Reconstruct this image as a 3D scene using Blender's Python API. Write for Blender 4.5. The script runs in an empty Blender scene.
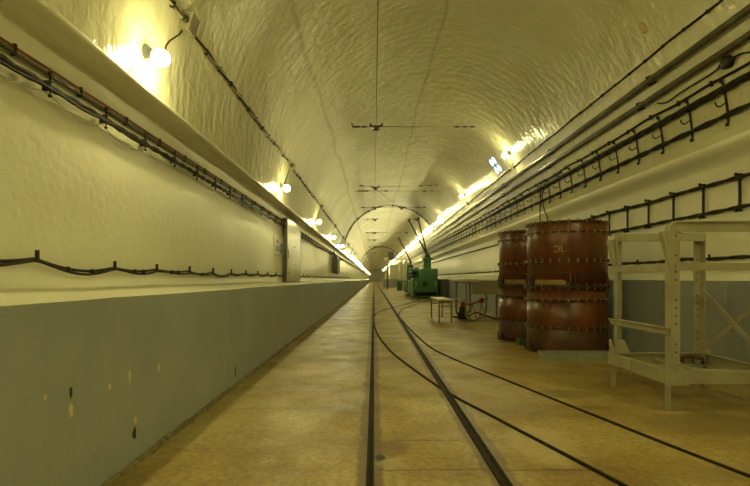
import bpy, math, random
from mathutils import Vector, noise
random.seed(7)
SC = bpy.context.scene
COL = SC.collection
PI = math.pi
F = 500.0; VX, VY = 374.0, 279.0; CAMZ = 1.0
ACX, ACZ, AR = 1.0, 2.49, 2.8          # arch centre and radius (world)
Y0, Y1 = -14.0, 192.0

# ------------------------------------------------------------------ materials
def nodes(name):
    m = bpy.data.materials.new(name); m.use_nodes = True
    nt = m.node_tree
    return m, nt, nt.nodes, nt.links, nt.nodes['Principled BSDF']

def mapped(nt, scale, loc=(0,0,0)):
    tc = nt.nodes.new('ShaderNodeTexCoord'); mp = nt.nodes.new('ShaderNodeMapping')
    mp.inputs['Scale'].default_value = scale; mp.inputs['Location'].default_value = loc
    nt.links.new(tc.outputs['Object'], mp.inputs['Vector']); return mp.outputs['Vector']

def noise_n(nt, vec, scale, detail=4, rough=0.55):
    n = nt.nodes.new('ShaderNodeTexNoise'); n.inputs['Scale'].default_value = scale
    n.inputs['Detail'].default_value = detail; n.inputs['Roughness'].default_value = rough
    nt.links.new(vec, n.inputs['Vector']); return n.outputs['Fac']

def ramp(nt, fac, stops):
    r = nt.nodes.new('ShaderNodeValToRGB'); e = r.color_ramp.elements
    while len(e) < len(stops): e.new(0.5)
    for k, (p, c) in enumerate(stops):
        e[k].position = p; e[k].color = (*c, 1) if len(c) == 3 else c
    nt.links.new(fac, r.inputs['Fac']); return r.outputs['Color']

def mathn(nt, op, a, b=None, clamp=False):
    n = nt.nodes.new('ShaderNodeMath'); n.operation = op; n.use_clamp = clamp
    for k, v in ((0, a), (1, b)):
        if v is None: continue
        if isinstance(v, (int, float)): n.inputs[k].default_value = v
        else: nt.links.new(v, n.inputs[k])
    return n.outputs[0]

def mixc(nt, fac, a, b):
    n = nt.nodes.new('ShaderNodeMix'); n.data_type = 'RGBA'
    for k, v in ((0, fac), (6, a), (7, b)):
        if isinstance(v, (int, float)): n.inputs[k].default_value = v
        elif isinstance(v, tuple): n.inputs[k].default_value = (*v, 1)
        else: nt.links.new(v, n.inputs[k])
    return n.outputs[2]

def bump(nt, h, strength, dist, prev=None):
    b = nt.nodes.new('ShaderNodeBump'); b.inputs['Strength'].default_value = strength
    b.inputs['Distance'].default_value = dist
    nt.links.new(h, b.inputs['Height'])
    if prev is not None: nt.links.new(prev, b.inputs['Normal'])
    return b.outputs['Normal']

def mat(name, c1, c2=None, rough=0.5, metal=0.0, scale=(1,1,1), nscale=6.0, bstr=0.0, bdist=0.004, bscale=None, spec=0.5, lo=0.35, hi=0.7):
    m, nt, N, L, P = nodes(name)
    c2 = c2 or tuple(v*0.75 for v in c1)
    v = mapped(nt, scale)
    L.new(ramp(nt, noise_n(nt, v, nscale), [(lo, c2), (hi, c1)]), P.inputs['Base Color'])
    P.inputs['Roughness'].default_value = rough; P.inputs['Metallic'].default_value = metal
    P.inputs['Specular IOR Level'].default_value = spec
    if bstr: L.new(bump(nt, noise_n(nt, v, bscale or nscale*4), bstr, bdist), P.inputs['Normal'])
    return m

def paint_white(name, sc, s1, s2, rough, c_hi=(.80,.755,.59), c_lo=(.71,.66,.49), seams=False):
    m, nt, N, L, P = nodes(name)
    v = mapped(nt, (1,1,1)); col = ramp(nt, noise_n(nt, v, 0.9, 6, .6), [(.3, c_lo), (.65, c_hi)])
    if seams:                # two thin brownish seams that run the length of the crown
        tc = N.new('ShaderNodeTexCoord'); sp = N.new('ShaderNodeSeparateXYZ'); L.new(tc.outputs['Object'], sp.inputs[0])
        wv = mathn(nt, 'MULTIPLY', mathn(nt, 'SUBTRACT', noise_n(nt, v, .35, 3), .5), .35)
        for xs in (-1.0, 1.12):
            d = mathn(nt, 'ABSOLUTE', mathn(nt, 'SUBTRACT', mathn(nt, 'ADD', sp.outputs[0], wv), xs))
            mr = N.new('ShaderNodeMapRange'); mr.interpolation_type = 'SMOOTHSTEP'; L.new(d, mr.inputs[0])
            for i, q in ((1, .008), (2, .045), (3, .42), (4, 0.0)): mr.inputs[i].default_value = q
            col = mixc(nt, mr.outputs[0], col, (.30,.25,.13))
    v2 = mapped(nt, sc)
    h1 = noise_n(nt, v2, 1.0, 4, .5); h2 = noise_n(nt, mapped(nt, (1,1,1)), 14, 3, .5)
    L.new(col, P.inputs['Base Color']); P.inputs['Roughness'].default_value = rough
    b = bump(nt, h1, s1, .026); b = bump(nt, h2, s2, .008, b)
    L.new(b, P.inputs['Normal']); return m

M = {}
M['arch'] = paint_white('gloss_cream_paint', (4.5, 7.0, 4.5), 1.0, .3, .17, (.70,.68,.495), (.60,.575,.385), True)
M['wall'] = paint_white('cream_wall_paint', (1.2, 3.0, .8), .22, .45, .28, (.75,.735,.60), (.67,.645,.49))
M['wall_r'] = paint_white('brightened_cream_wall_paint', (1.2, 3.0, .8), .12, .45, .34, (.87,.855,.71), (.80,.775,.60))  # same cream made paler; brighter light on this side put into the colour

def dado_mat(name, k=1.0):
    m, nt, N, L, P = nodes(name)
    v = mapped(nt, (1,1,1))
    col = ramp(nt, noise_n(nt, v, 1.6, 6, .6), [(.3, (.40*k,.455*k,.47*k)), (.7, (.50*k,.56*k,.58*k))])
    tc = N.new('ShaderNodeTexCoord'); sp = N.new('ShaderNodeSeparateXYZ'); L.new(tc.outputs['Object'], sp.inputs[0])
    wob = mathn(nt, 'MULTIPLY', mathn(nt, 'SUBTRACT', noise_n(nt, v, 34, 5, .7), .5), 4.5)
    def spot(y, z, a, b):
        dy = mathn(nt, 'DIVIDE', mathn(nt, 'SUBTRACT', sp.outputs[1], y), a)
        dz = mathn(nt, 'DIVIDE', mathn(nt, 'SUBTRACT', sp.outputs[2], z), b)
        r = mathn(nt, 'ADD', mathn(nt, 'MULTIPLY', dy, dy), mathn(nt, 'MULTIPLY', dz, dz))
        return mathn(nt, 'LESS_THAN', mathn(nt, 'ADD', r, wob), 1.0)
    left = mathn(nt, 'LESS_THAN', sp.outputs[0], 0.0)
    for (y, z, a, b) in ((2.66,.484,.012,.035), (3.02,.462,.018,.03), (2.46,.473,.012,.016), (2.145,.438,.014,.03), (1.98,.53,.01,.01), (2.72,.235,.02,.02)):
        col = mixc(nt, mathn(nt, 'MULTIPLY', spot(y, z, a, b), left), col, (.72,.66,.44))
    for (y, z, a, b) in ((2.712,.162,.024,.034), (2.145,.513,.010,.024), (4.68,.139,.02,.05), (4.25,.33,.012,.012)):
        col = mixc(nt, mathn(nt, 'MULTIPLY', spot(y, z, a, b), left), col, (.012,.010,.006))
    L.new(col, P.inputs['Base Color']); P.inputs['Roughness'].default_value = .42
    b = bump(nt, noise_n(nt, mapped(nt, (1,1.5,1)), 4, 4), .3, .02)
    b = bump(nt, noise_n(nt, v, 40, 3), .5, .006, b); L.new(b, P.inputs['Normal']); return m
M['dado'] = dado_mat('blue_grey_dado_paint', .84); M['dado_right'] = dado_mat('shaded_blue_grey_dado_paint', .6)  # right dado is a darker copy: shade on that side put into the colour

def floor_mat():
    m, nt, N, L, P = nodes('stained_concrete_floor')
    v = mapped(nt, (1.0, .8, 1))
    col = ramp(nt, noise_n(nt, v, .9, 8, .62), [(.30, (.235,.145,.036)), (.5, (.38,.285,.09)), (.70, (.56,.465,.20))])
    st = ramp(nt, noise_n(nt, mapped(nt, (.8, 2.2, 1), (5,3,0)), 1.1, 5, .6), [(.52, (0,0,0)), (.66, (1,1,1))])
    col = mixc(nt, mathn(nt, 'MULTIPLY', st, .45), col, (.16,.095,.032))
    pale = ramp(nt, noise_n(nt, mapped(nt, (1, 1.4, 1), (1,9,0)), .7, 6, .65), [(.54, (0,0,0)), (.66, (1,1,1))])
    col = mixc(nt, mathn(nt, 'MULTIPLY', pale, .35), col, (.50,.41,.24))
    tc = N.new('ShaderNodeTexCoord'); sp = N.new('ShaderNodeSeparateXYZ'); L.new(tc.outputs['Object'], sp.inputs[0])
    def soft(d, e0, e1):
        mr = N.new('ShaderNodeMapRange'); mr.interpolation_type = 'SMOOTHSTEP'; L.new(d, mr.inputs[0])
        for i, v in ((1, e0), (2, e1), (3, 1.0), (4, 0.0)): mr.inputs[i].default_value = v
        return mr.outputs[0]
    spk = ramp(nt, noise_n(nt, mapped(nt, (1,1,1)), 26, 5, .7), [(.36, (.58,.55,.50)), (.6, (1.10,1.10,1.10))])
    mx = N.new('ShaderNodeMix'); mx.data_type = 'RGBA'; mx.blend_type = 'MULTIPLY'; mx.inputs[0].default_value = .8
    L.new(col, mx.inputs[6]); L.new(spk, mx.inputs[7]); col = mx.outputs[2]
    w = mathn(nt, 'MULTIPLY', mathn(nt, 'SUBTRACT', noise_n(nt, mapped(nt, (1,1,1)), 5, 7, .65), .5), .10)
    for xc, hw in ((-.02, .068), (.645, .075)):       # darker infill cast beside the straight rails
        d = mathn(nt, 'ABSOLUTE', mathn(nt, 'SUBTRACT', sp.outputs[0], xc))
        col = mixc(nt, mathn(nt, 'MULTIPLY', soft(mathn(nt, 'ADD', d, w), hw-.012, hw+.012), .8), col, (.12,.078,.03))
    w2 = mathn(nt, 'MULTIPLY', mathn(nt, 'SUBTRACT', noise_n(nt, mapped(nt, (1,1,1)), 3, 3), .5), .05)
    for yc, hw, x0, x1 in ((14.4,.035,-.6,3), (9.27,.028,-.5,3.2), (6.1,.012,-.9,-.05), (2.62,.008,.02,1.2), (3.1,.008,.15,.55), (4.6,.007,-1.2,-.4), (20.0,.03,-1,3), (26,.04,-1,2)):
        d = mathn(nt, 'ABSOLUTE', mathn(nt, 'SUBTRACT', mathn(nt, 'ADD', sp.outputs[1], w2), yc))
        f = mathn(nt, 'MULTIPLY', mathn(nt, 'LESS_THAN', d, hw), mathn(nt, 'MULTIPLY', mathn(nt, 'GREATER_THAN', sp.outputs[0], x0), mathn(nt, 'LESS_THAN', sp.outputs[0], x1)))
        col = mixc(nt, mathn(nt, 'MULTIPLY', f, .7), col, (.07,.045,.02))
    def blob(x, y, a, b, c, k, wob):
        nonlocal col
        dx = mathn(nt, 'DIVIDE', mathn(nt, 'SUBTRACT', sp.outputs[0], x), a)
        dy = mathn(nt, 'DIVIDE', mathn(nt, 'SUBTRACT', sp.outputs[1], y), b)
        r = mathn(nt, 'ADD', mathn(nt, 'ADD', mathn(nt, 'MULTIPLY', dx, dx), mathn(nt, 'MULTIPLY', dy, dy)), mathn(nt, 'MULTIPLY', w, wob))
        col = mixc(nt, mathn(nt, 'MULTIPLY', soft(r, .55, 1.35), k), col, c)
    blob(2.35, 3.45, .48, .27, (.16,.12,.05), .5, 22)      # worn dark patch before the frame
    blob(1.65, 4.35, .32, .16, (.15,.095,.035), .5, 22)
    blob(1.02, 3.05, .20, .36, (.52,.43,.25), .5, 26)        # pale smeared mortar between the rails
    blob(.10, 2.95, .10, .16, (.13,.075,.03), .6, 22)
    blob(.035, 2.80, .03, .05, (.008,.006,.004), 1.0, 14)  # broken-out hole by the rail
    blob(.07, 2.70, .07, .05, (.30,.28,.19), .6, 12)
    L.new(col, P.inputs['Base Color'])
    L.new(ramp(nt, noise_n(nt, v, 2.5, 5), [(.35, (.34,.34,.34)), (.7, (.56,.56,.56))]), P.inputs['Roughness'])
    b = bump(nt, noise_n(nt, v, 4, 6), .35, .02); b = bump(nt, noise_n(nt, v, 45, 3), .25, .004, b)
    L.new(b, P.inputs['Normal']); return m
M['floor'] = floor_mat()

M['rail'] = mat('dark_rail_steel', (.035,.022,.010), (.010,.007,.004), .65, 0, nscale=14, spec=.18)
M['cable_black'] = mat('black_cable', (.024,.02,.011), (.010,.009,.005), .6, nscale=20, spec=.25)
M['cable_brown'] = mat('brown_wrapped_cable', (.05,.037,.016), (.016,.012,.006), .75, nscale=30, bstr=.5, spec=.2)
M['cable_orange'] = mat('orange_brown_cable', (.32,.12,.03), (.2,.07,.02), .5)
M['cable_green'] = mat('dark_green_pipe', (.06,.065,.035), (.035,.036,.02), .35)
M['pipe'] = mat('olive_painted_pipe', (.13,.115,.06), (.07,.06,.03), .28, .35, nscale=9)
M['clip'] = mat('dark_steel_clip', (.03,.025,.013), (.015,.012,.007), .55, .1, spec=.3)
M['cream_cable'] = mat('cream_painted_cable', (.40,.34,.2), (.22,.17,.08), .5, nscale=25)
M['rust'] = mat('red_brown_rusty_paint', (.165,.050,.013), (.095,.030,.008), .32, scale=(1,1,.22), nscale=7, bstr=.15, bdist=.004, bscale=18)
M['rust_dark'] = mat('dark_brown_paint', (.11,.042,.017), (.055,.025,.011), .42, scale=(1,1,.3), nscale=7, bstr=.2)
M['ringm'] = mat('dark_flange_steel', (.07,.042,.02), (.03,.02,.01), .45, .2, nscale=15)
M['boltm'] = mat('pale_worn_bolt', (.32,.24,.12), (.2,.14,.06), .4, .3)
M['ochre'] = mat('faded_ochre_paint', (.33,.21,.06), (.22,.13,.035), .5)
M['ochre_pale'] = mat('faded_pink_plate', (.62,.50,.28), (.55,.44,.24), .4)
M['stencil'] = mat('black_stencil_paint', (.05,.03,.015), (.03,.02,.01), .6)
M['chalk'] = mat('yellow_chalk', (.42,.3,.1), (.3,.2,.07), .7)
M['frame'] = mat('grey_beige_frame_paint', (.375,.35,.235), (.30,.275,.175), .42, nscale=5, bstr=.1)
M['hole'] = mat('dark_bolt_hole', (.03,.022,.012), None, .7)
M['beam'] = mat('grey_steel_beam', (.26,.275,.21), (.20,.215,.16), .45)
M['greenblock'] = mat('grey_green_block', (.10,.15,.085), (.07,.10,.06), .5)
M['panel'] = mat('pale_panel_paint', (.62,.59,.47), (.50,.47,.36), .22, nscale=2, bstr=.15)
M['panel_dark'] = mat('dark_panel_edge', (.10,.09,.055), None, .5)
M['boxgrey'] = mat('dark_grey_box', (.10,.10,.075), (.07,.07,.05), .45)
M['boxpale'] = mat('worn_beige_box', (.26,.24,.15), (.17,.15,.085), .5, nscale=14)
M['red'] = mat('red_paint', (.30,.035,.016), (.20,.022,.011), .4)
M['poster'] = mat('white_poster_paper', (.70,.70,.64), None, .35, lo=.1, hi=.3)
M['poster_photo'] = mat('grey_blue_print', (.20,.25,.28), (.06,.075,.08), .35, nscale=9)
M['loco'] = mat('green_loco_paint', (.045,.185,.05), (.03,.13,.035), .42, nscale=5)
M['loco_dark'] = mat('dark_underframe', (.018,.024,.014), None, .6)
M['wood_pale'] = mat('pale_laminate_top', (.55,.51,.38), (.45,.41,.3), .35)
M['olive_panel'] = mat('olive_drab_panel', (.30,.28,.17), (.23,.21,.12), .5)
M['tube'] = mat('grey_tube', (.30,.29,.21), (.22,.21,.15), .35, .1)
M['dark'] = mat('near_black_metal', (.02,.018,.012), None, .5)
M['insul'] = mat('brown_insulator', (.05,.035,.02), None, .3)
M['wire'] = mat('copper_dark_wire', (.06,.05,.025), None, .4, .6)
M['stonegrey'] = mat('grey_mortar', (.30,.27,.17), (.15,.12,.06), .8, nscale=25, bstr=.6)
M['cloth'] = mat('pale_string', (.55,.5,.36), None, .8)
M['porcelain'] = mat('blue_grey_lamp_socket', (.42,.48,.52), (.36,.4,.44), .4)
M['post_white'] = mat('white_post_paint', (.66,.63,.5), None, .35)

def emit(name, c, s, low=1.0):
    m, nt, N, L, P = nodes(name)
    P.inputs['Base Color'].default_value = (.8,.8,.75,1); P.inputs['Roughness'].default_value = .2
    P.inputs['Emission Color'].default_value = (*c, 1); P.inputs['Emission Strength'].default_value = s
    if low < 1:      # a filament bulb gives less light back past its cap
        tc = N.new('ShaderNodeTexCoord'); sp = N.new('ShaderNodeSeparateXYZ'); L.new(tc.outputs['Object'], sp.inputs[0])
        mr = N.new('ShaderNodeMapRange'); L.new(sp.outputs[2], mr.inputs[0])
        for i, v in ((1, .085), (2, .165), (3, s*low), (4, s)): mr.inputs[i].default_value = v
        L.new(mr.outputs[0], P.inputs['Emission Strength'])
    return m
LAMP_S = 378.0
M['bulb'] = emit('warm_lit_globe', (1.0, .89, .37), LAMP_S, .08)
M['bulb_cool'] = emit('cool_lit_globe', (.62, .82, 1.0), LAMP_S*.6, .16)
M['cool_lens'] = emit('cool_lit_lens', (.42, .70, 1.0), 2.8)

# ------------------------------------------------------------------ mesh builder
class MB:
    def __init__(s): s.v = []; s.f = []; s.sm = []; s.mi = []; s.m = 0
    def face(s, idx, smooth=False): s.f.append(tuple(idx)); s.sm.append(smooth); s.mi.append(s.m)
    def hexa(s, p):
        b = len(s.v); s.v += [tuple(q) for q in p]
        for q in ((0,3,2,1),(4,5,6,7),(0,1,5,4),(1,2,6,5),(2,3,7,6),(3,0,4,7)): s.face([b+i for i in q])
        return s
    def box(s, x0,x1,y0,y1,z0,z1):
        s.hexa([(x0,y0,z0),(x1,y0,z0),(x1,y1,z0),(x0,y1,z0),(x0,y0,z1),(x1,y0,z1),(x1,y1,z1),(x0,y1,z1)]); return s
    def bar(s, a, b, w, h, up=(0,0,1)):
        a = Vector(a); b = Vector(b); d = (b-a).normalized(); u = Vector(up)
        if abs(d.dot(u)) > .97: u = Vector((1,0,0))
        x = d.cross(u).normalized()*w/2; y = x.cross(d).normalized()*h/2
        s.hexa([a-x-y, a+x-y, a+x+y, a-x+y, b-x-y, b+x-y, b+x+y, b-x+y]); return s
    def prism(s, prof, o, u, v, d):
        """closed 2D profile at o with axes u, v swept by the vector d"""
        o, u, v, d = Vector(o), Vector(u), Vector(v), Vector(d); n = len(prof); b = len(s.v)
        if u.cross(v).dot(d) < 0: prof = prof[::-1]
        for k in (0, 1): s.v += [tuple(o+u*p+v*q+d*k) for p, q in prof]
        for i in range(n): j = (i+1) % n; s.face((b+i, b+j, b+n+j, b+n+i))
        s.face(range(b+n-1, b-1, -1)); s.face(range(b+n, b+2*n)); return s
    def tube(s, pts, r, n=8, cap=True):
        pts = [Vector(p) for p in pts]; rs = r if isinstance(r, (list, tuple)) else [r]*len(pts)
        b = len(s.v); prev = None
        for i, p in enumerate(pts):
            t = (pts[min(i+1, len(pts)-1)] - pts[max(i-1, 0)]).normalized()
            if prev is None:
                ref = Vector((0,0,1)) if abs(t.z) < .9 else Vector((1,0,0)); x = t.cross(ref).normalized()
            else:
                x = (prev - t*prev.dot(t)).normalized()
            prev = x; y = t.cross(x)
            s.v += [tuple(p + (x*math.cos(2*PI*k/n) + y*math.sin(2*PI*k/n))*rs[i]) for k in range(n)]
        for i in range(len(pts)-1):
            for k in range(n):
                q = (k+1) % n; s.face((b+i*n+k, b+i*n+q, b+(i+1)*n+q, b+(i+1)*n+k), True)
        if cap:
            s.face([b+k for k in range(n)][::-1]); e = b+(len(pts)-1)*n; s.face([e+k for k in range(n)])
        return s
    def lathe(s, prof, o, n=32, axis=(0,0,1), smooth=True, closed=False):
        """prof: (radius, height) along axis"""
        o = Vector(o); a = Vector(axis).normalized(); ref = Vector((0,0,1)) if abs(a.z) < .9 else Vector((1,0,0))
        x = a.cross(ref).normalized(); y = a.cross(x); b = len(s.v); m = len(prof)
        for r, h in prof: s.v += [tuple(o + a*h + (x*math.cos(2*PI*k/n)+y*math.sin(2*PI*k/n))*max(r,1e-4)) for k in range(n)]
        for i in range(m if closed else m-1):
            j = (i+1) % m
            for k in range(n):
                q = (k+1) % n; s.face((b+i*n+k, b+i*n+q, b+j*n+q, b+j*n+k), smooth)
        if not closed:
            s.face([b+k for k in range(n)][::-1]); e = b+(m-1)*n; s.face([e+k for k in range(n)])
        return s
    def sphere(s, c, r, n=12, m=8, sq=(1,1,1)):
        b = len(s.v); c = Vector(c)
        for i in range(1, m):
            t = PI*i/m
            s.v += [(c.x+r*sq[0]*math.sin(t)*math.cos(2*PI*k/n), c.y+r*sq[1]*math.sin(t)*math.sin(2*PI*k/n), c.z+r*sq[2]*math.cos(t)) for k in range(n)]
        s.v += [(c.x,c.y,c.z+r*sq[2]), (c.x,c.y,c.z-r*sq[2])]; T = len(s.v)-2
        for i in range(m-2):
            for k in range(n): q=(k+1)%n; s.face((b+i*n+k, b+(i+1)*n+k, b+(i+1)*n+q, b+i*n+q), True)
        for k in range(n):
            q=(k+1)%n; s.face((T, b+k, b+q), True); e=b+(m-2)*n; s.face((T+1, e+q, e+k), True)
        return s
    def build(s, name, mats, parent=None, bevel=0, origin=None, segs=2):
        me = bpy.data.meshes.new(name)
        v = s.v
        off = Vector((0,0,0))
        if parent is not None: off = Vector(parent['_w'])
        elif origin is not None: off = Vector(origin)
        me.from_pydata([tuple(Vector(p)-off) for p in v], [], s.f)
        for mm in (mats if isinstance(mats, (list, tuple)) else [mats]): me.materials.append(M[mm])
        for p, sm, mi in zip(me.polygons, s.sm, s.mi): p.use_smooth = sm; p.material_index = mi
        me.update()
        o = bpy.data.objects.new(name, me); COL.objects.link(o)
        o['_w'] = tuple(off)
        if parent is not None: o.parent = parent
        elif origin is not None: o.location = off
        if bevel:
            md = o.modifiers.new('Bevel', 'BEVEL'); md.width = bevel; md.segments = segs; md.limit_method = 'ANGLE'; md.angle_limit = math.radians(40)
        return o

def tag(o, label, cat=None, group=None, kind=None):
    if label: o['label'] = label
    if cat: o['category'] = cat
    if group: o['group'] = group
    if kind: o['kind'] = kind
    return o
def thing(name, loc, label, cat, group=None):
    o = bpy.data.objects.new(name, None); COL.objects.link(o); o.location = loc; o['_w'] = tuple(loc)
    return tag(o, label, cat, group)
def copy_tree(o, loc=None, parent=None):
    c = o.copy(); COL.objects.link(c)
    if parent is not None: c.parent = parent
    if loc is not None: c.location = loc; c['_w'] = tuple(loc)
    for ch in list(o.children): copy_tree(ch, None, c)
    return c
def struct(mb, name, mats, **k): return tag(mb.build(name, mats, **k), None, kind='structure')
def unit(o, shift, name=None):
    """copy of a single part, moved by shift, same parent"""
    c = o.copy(); COL.objects.link(c); c.location = Vector(o.location) + Vector(shift); return c

def ray(px, py): return Vector(((px-VX)/F, 1.0, -(py-VY)/F))
def at_y(px, py, Y): d = ray(px, py); return Vector((d.x*Y, Y, CAMZ + d.z*Y))
def at_x(px, py, X): d = ray(px, py); t = X/d.x; return Vector((X, t, CAMZ + d.z*t))
def on_floor(px, py): d = ray(px, py); t = -CAMZ/d.z; return Vector((d.x*t, t, 0))
def arch_ratio(r, inset=0.0):
    """point (x, z) of the arch, inset inwards, seen from the camera axis at x/(z-1) = r"""
    R = AR - inset; best = None
    for k in range(0, 18001):
        t = PI*k/18000; x = ACX + R*math.cos(t); z = ACZ + R*math.sin(t) - CAMZ
        e = abs(x - r*z)
        if best is None or e < best[0]: best = (e, x, z + CAMZ, t)
    return best[1], best[2], best[3]
def on_arch(px, py, inset=0.0):
    d = ray(px, py); x, z, t = arch_ratio(d.x/d.z, inset); return Vector((x, (z-CAMZ)/d.z, z))
def arch_at(t, Y, inset=0.0): return Vector((ACX + (AR-inset)*math.cos(t), Y, ACZ + (AR-inset)*math.sin(t)))

def rt0(r): return arch_ratio(r)[2]
ORD = ['first','second','third','fourth','fifth','sixth','seventh','eighth','ninth','tenth','eleventh','twelfth']

# ------------------------------------------------------------------ the tunnel itself
ys = []
y = Y0
while y < Y1:
    ys.append(y); y += .25 if y < 22 else (.6 if y < 50 else 3.0)
ys.append(Y1)
def lump(x, y, z, amp, sc=.8): return amp*noise.noise(Vector((x*sc, y*sc, z*sc)))
def sheet(name, prof, m, amp, smooth=True, flip=False):
    mb = MB(); n = len(prof)
    for y in ys:
        for i, (x, z) in enumerate(prof):
            a, b = prof[max(i-1,0)], prof[min(i+1,n-1)]; t = Vector((b[0]-a[0], b[1]-a[1])).normalized()
            l = lump(x, y, z, amp) + lump(x+9, y, z, amp*.5, 2.3)
            mb.v.append((x - t.y*l, y, z + t.x*l))
    for j in range(len(ys)-1):
        for i in range(n-1):
            q = (j*n+i, j*n+i+1, (j+1)*n+i+1, (j+1)*n+i); mb.face(q[::-1] if flip else q, smooth)
    return struct(mb, name, m)
NA = 72
arch_prof = [(ACX + AR*math.cos(PI - PI*k/NA), ACZ + AR*math.sin(PI - PI*k/NA)) for k in range(NA+1)]
sheet('ceiling', arch_prof, 'arch', .014)
# left: sill, wall, soffit up to the springing
lw = [(-1.30,.905), (-1.42,.908), (-1.70,.912), (-1.95,.918), (-1.99,.930)] + [(-2.0, .955 + 1.48*k/10) for k in range(11)] + [(-1.99,2.455), (-1.95,2.475), (-1.87,2.486), (-1.80,2.478), (-1.785,2.49), (-1.80,2.52), (-1.84,2.56)]
sheet('wall_left', lw, 'wall', .008)
rw = [(3.85,2.60), (3.80,2.52), (3.792,2.49), (3.805,2.44), (3.87,2.40), (3.95,2.375), (3.99,2.33)] + [(4.0, 2.28 - 1.18*k/9) for k in range(10)] + [(3.97,1.06), (3.9,1.035), (3.70,1.0), (3.5,.982)]
sheet('wall_right', rw, 'wall_r', .008)
sheet('baseboard_left', [(-1.30, .905*k/8) for k in range(9)], 'dado', .007)
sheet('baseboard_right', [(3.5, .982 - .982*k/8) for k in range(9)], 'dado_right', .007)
fl = MB(); fl.v = [(-1.45,Y0,0),(3.65,Y0,0),(3.65,Y1,0),(-1.45,Y1,0)]; fl.face((0,1,2,3)); struct(fl, 'floor', 'floor')
ew = MB().box(-2.4,4.4,Y1,Y1+.3,-.2,5.6); struct(ew, 'wall_end', 'wall')
bw = MB().box(-2.4,4.4,Y0-.3,Y0,-.2,5.6); struct(bw, 'wall_behind', 'wall')
# rough mortar bead along the foot of the left wall
mb = MB(); pr = 7; yy = [Y0 + .06*k for k in range(int((14-Y0)/.06))] + [14+1.5*k for k in range(1, 60)]
for y in yy:
    w = .026 + .018*noise.noise(Vector((3, y*5, 0))) + .010*noise.noise(Vector((8, y*17, 0))); h = .026 + .016*noise.noise(Vector((5, y*6, 2)))
    for k in range(pr):
        a = PI/2*k/(pr-1); mb.v.append((-1.31 + (w+.012)*math.cos(a), y, -.002 + h*math.sin(a)))
for j in range(len(yy)-1):
    for k in range(pr-1): mb.face((j*pr+k, (j+1)*pr+k, (j+1)*pr+k+1, j*pr+k+1), True)
struct(mb, 'trim_1', 'stonegrey')

# ------------------------------------------------------------------ rails
def ribbon(path, prof, name, label):
    pts = [Vector((x, y, 0)) for x, y in path]; mb = MB(); n = len(prof)
    for i, p in enumerate(pts):
        t = (pts[min(i+1,len(pts)-1)]-pts[max(i-1,0)]).normalized(); s = Vector((t.y, -t.x, 0))
        mb.v += [tuple(p + s*a + Vector((0,0,b))) for a, b in prof]
    for i in range(len(pts)-1):
        for k in range(n):
            q = (k+1) % n; mb.face((i*n+k, i*n+q, (i+1)*n+q, (i+1)*n+k))
    mb.face(range(n)); mb.face([(len(pts)-1)*n+k for k in range(n)][::-1])
    return tag(mb.build(name, 'rail'), label, 'rail', 'rails set into the tunnel floor')
def smooth_path(p, n=10):
    out = []
    for i in range(len(p)-1):
        p0, p1, p2, p3 = [Vector(p[max(0,min(len(p)-1,k))]) for k in (i-1,i,i+1,i+2)]
        for k in range(n):
            t = k/n; out.append(tuple(.5*((2*p1)+(p2-p0)*t+(2*p0-5*p1+4*p2-p3)*t*t+(3*p1-p0-3*p2+p3)*t**3)))
    out.append(tuple(p[-1])); return out
grooved = [(-.026,-.02),(-.026,.007),(-.022,.009),(-.004,.009),(-.002,.001),(.010,.001),(.012,.008),(.024,.008),(.026,.006),(.026,-.02)]
thin = [(-.017,-.02),(-.017,.006),(-.013,.008),(.001,.008),(.003,.001),(.010,.001),(.012,.006),(.016,.006),(.016,-.02)]
ribbon([(-.02,Y0),(-.02,2),(-.02,10),(-.02,40),(-.02,Y1-1)], [(a*.75,b) for a,b in grooved], 'rail', 'straight dark rail running the whole tunnel, nearer the grey left ledge')
ribbon([(.64,Y0),(.64,2),(.64,10),(.64,40),(.64,Y1-1)], [(a*1.15,b) for a,b in grooved], 'rail', 'straight dark rail running the whole tunnel, crossed by a curving rail')
s1 = [(-.005,11.5),(.02,10.2),(.075,8.8),(.167,7.6),(.29,6.45),(.615,4.55),(.89,3.53),(1.12,2.72),(1.62,.95),(2.6,-2.6)]
s2 = [(.655,13.0),(.69,11.1),(.745,9.0),(.825,7.3),(.98,6.3),(1.165,5.5),(1.6,3.70),(1.89,2.56),(2.38,.9),(3.3,-2.2)]
ribbon(smooth_path(s1), thin, 'rail', 'curving rail that leaves one straight rail and crosses the other')
ribbon(smooth_path(s2), thin, 'rail', 'outer curving rail sweeping past the drums to the lower corner')
s3 = [(-.005,13.3),(.06,14.4),(.26,15.8),(.58,17.2),(1.2,19.6),(2.04,22.7),(2.28,25.2),(2.32,28),(2.32,36)]
s4 = [(.655,13.0),(.69,14.1),(.83,15.6),(1.08,17.2),(1.92,20.8),(2.62,23.5),(2.94,26.2),(2.97,29),(2.97,36)]
ribbon(smooth_path(s3), thin, 'rail', 'siding rail bending toward the green locomotive from the far straight rail')
ribbon(smooth_path(s4), thin, 'rail', 'siding rail bending under the green locomotive, on the bench side')

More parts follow.
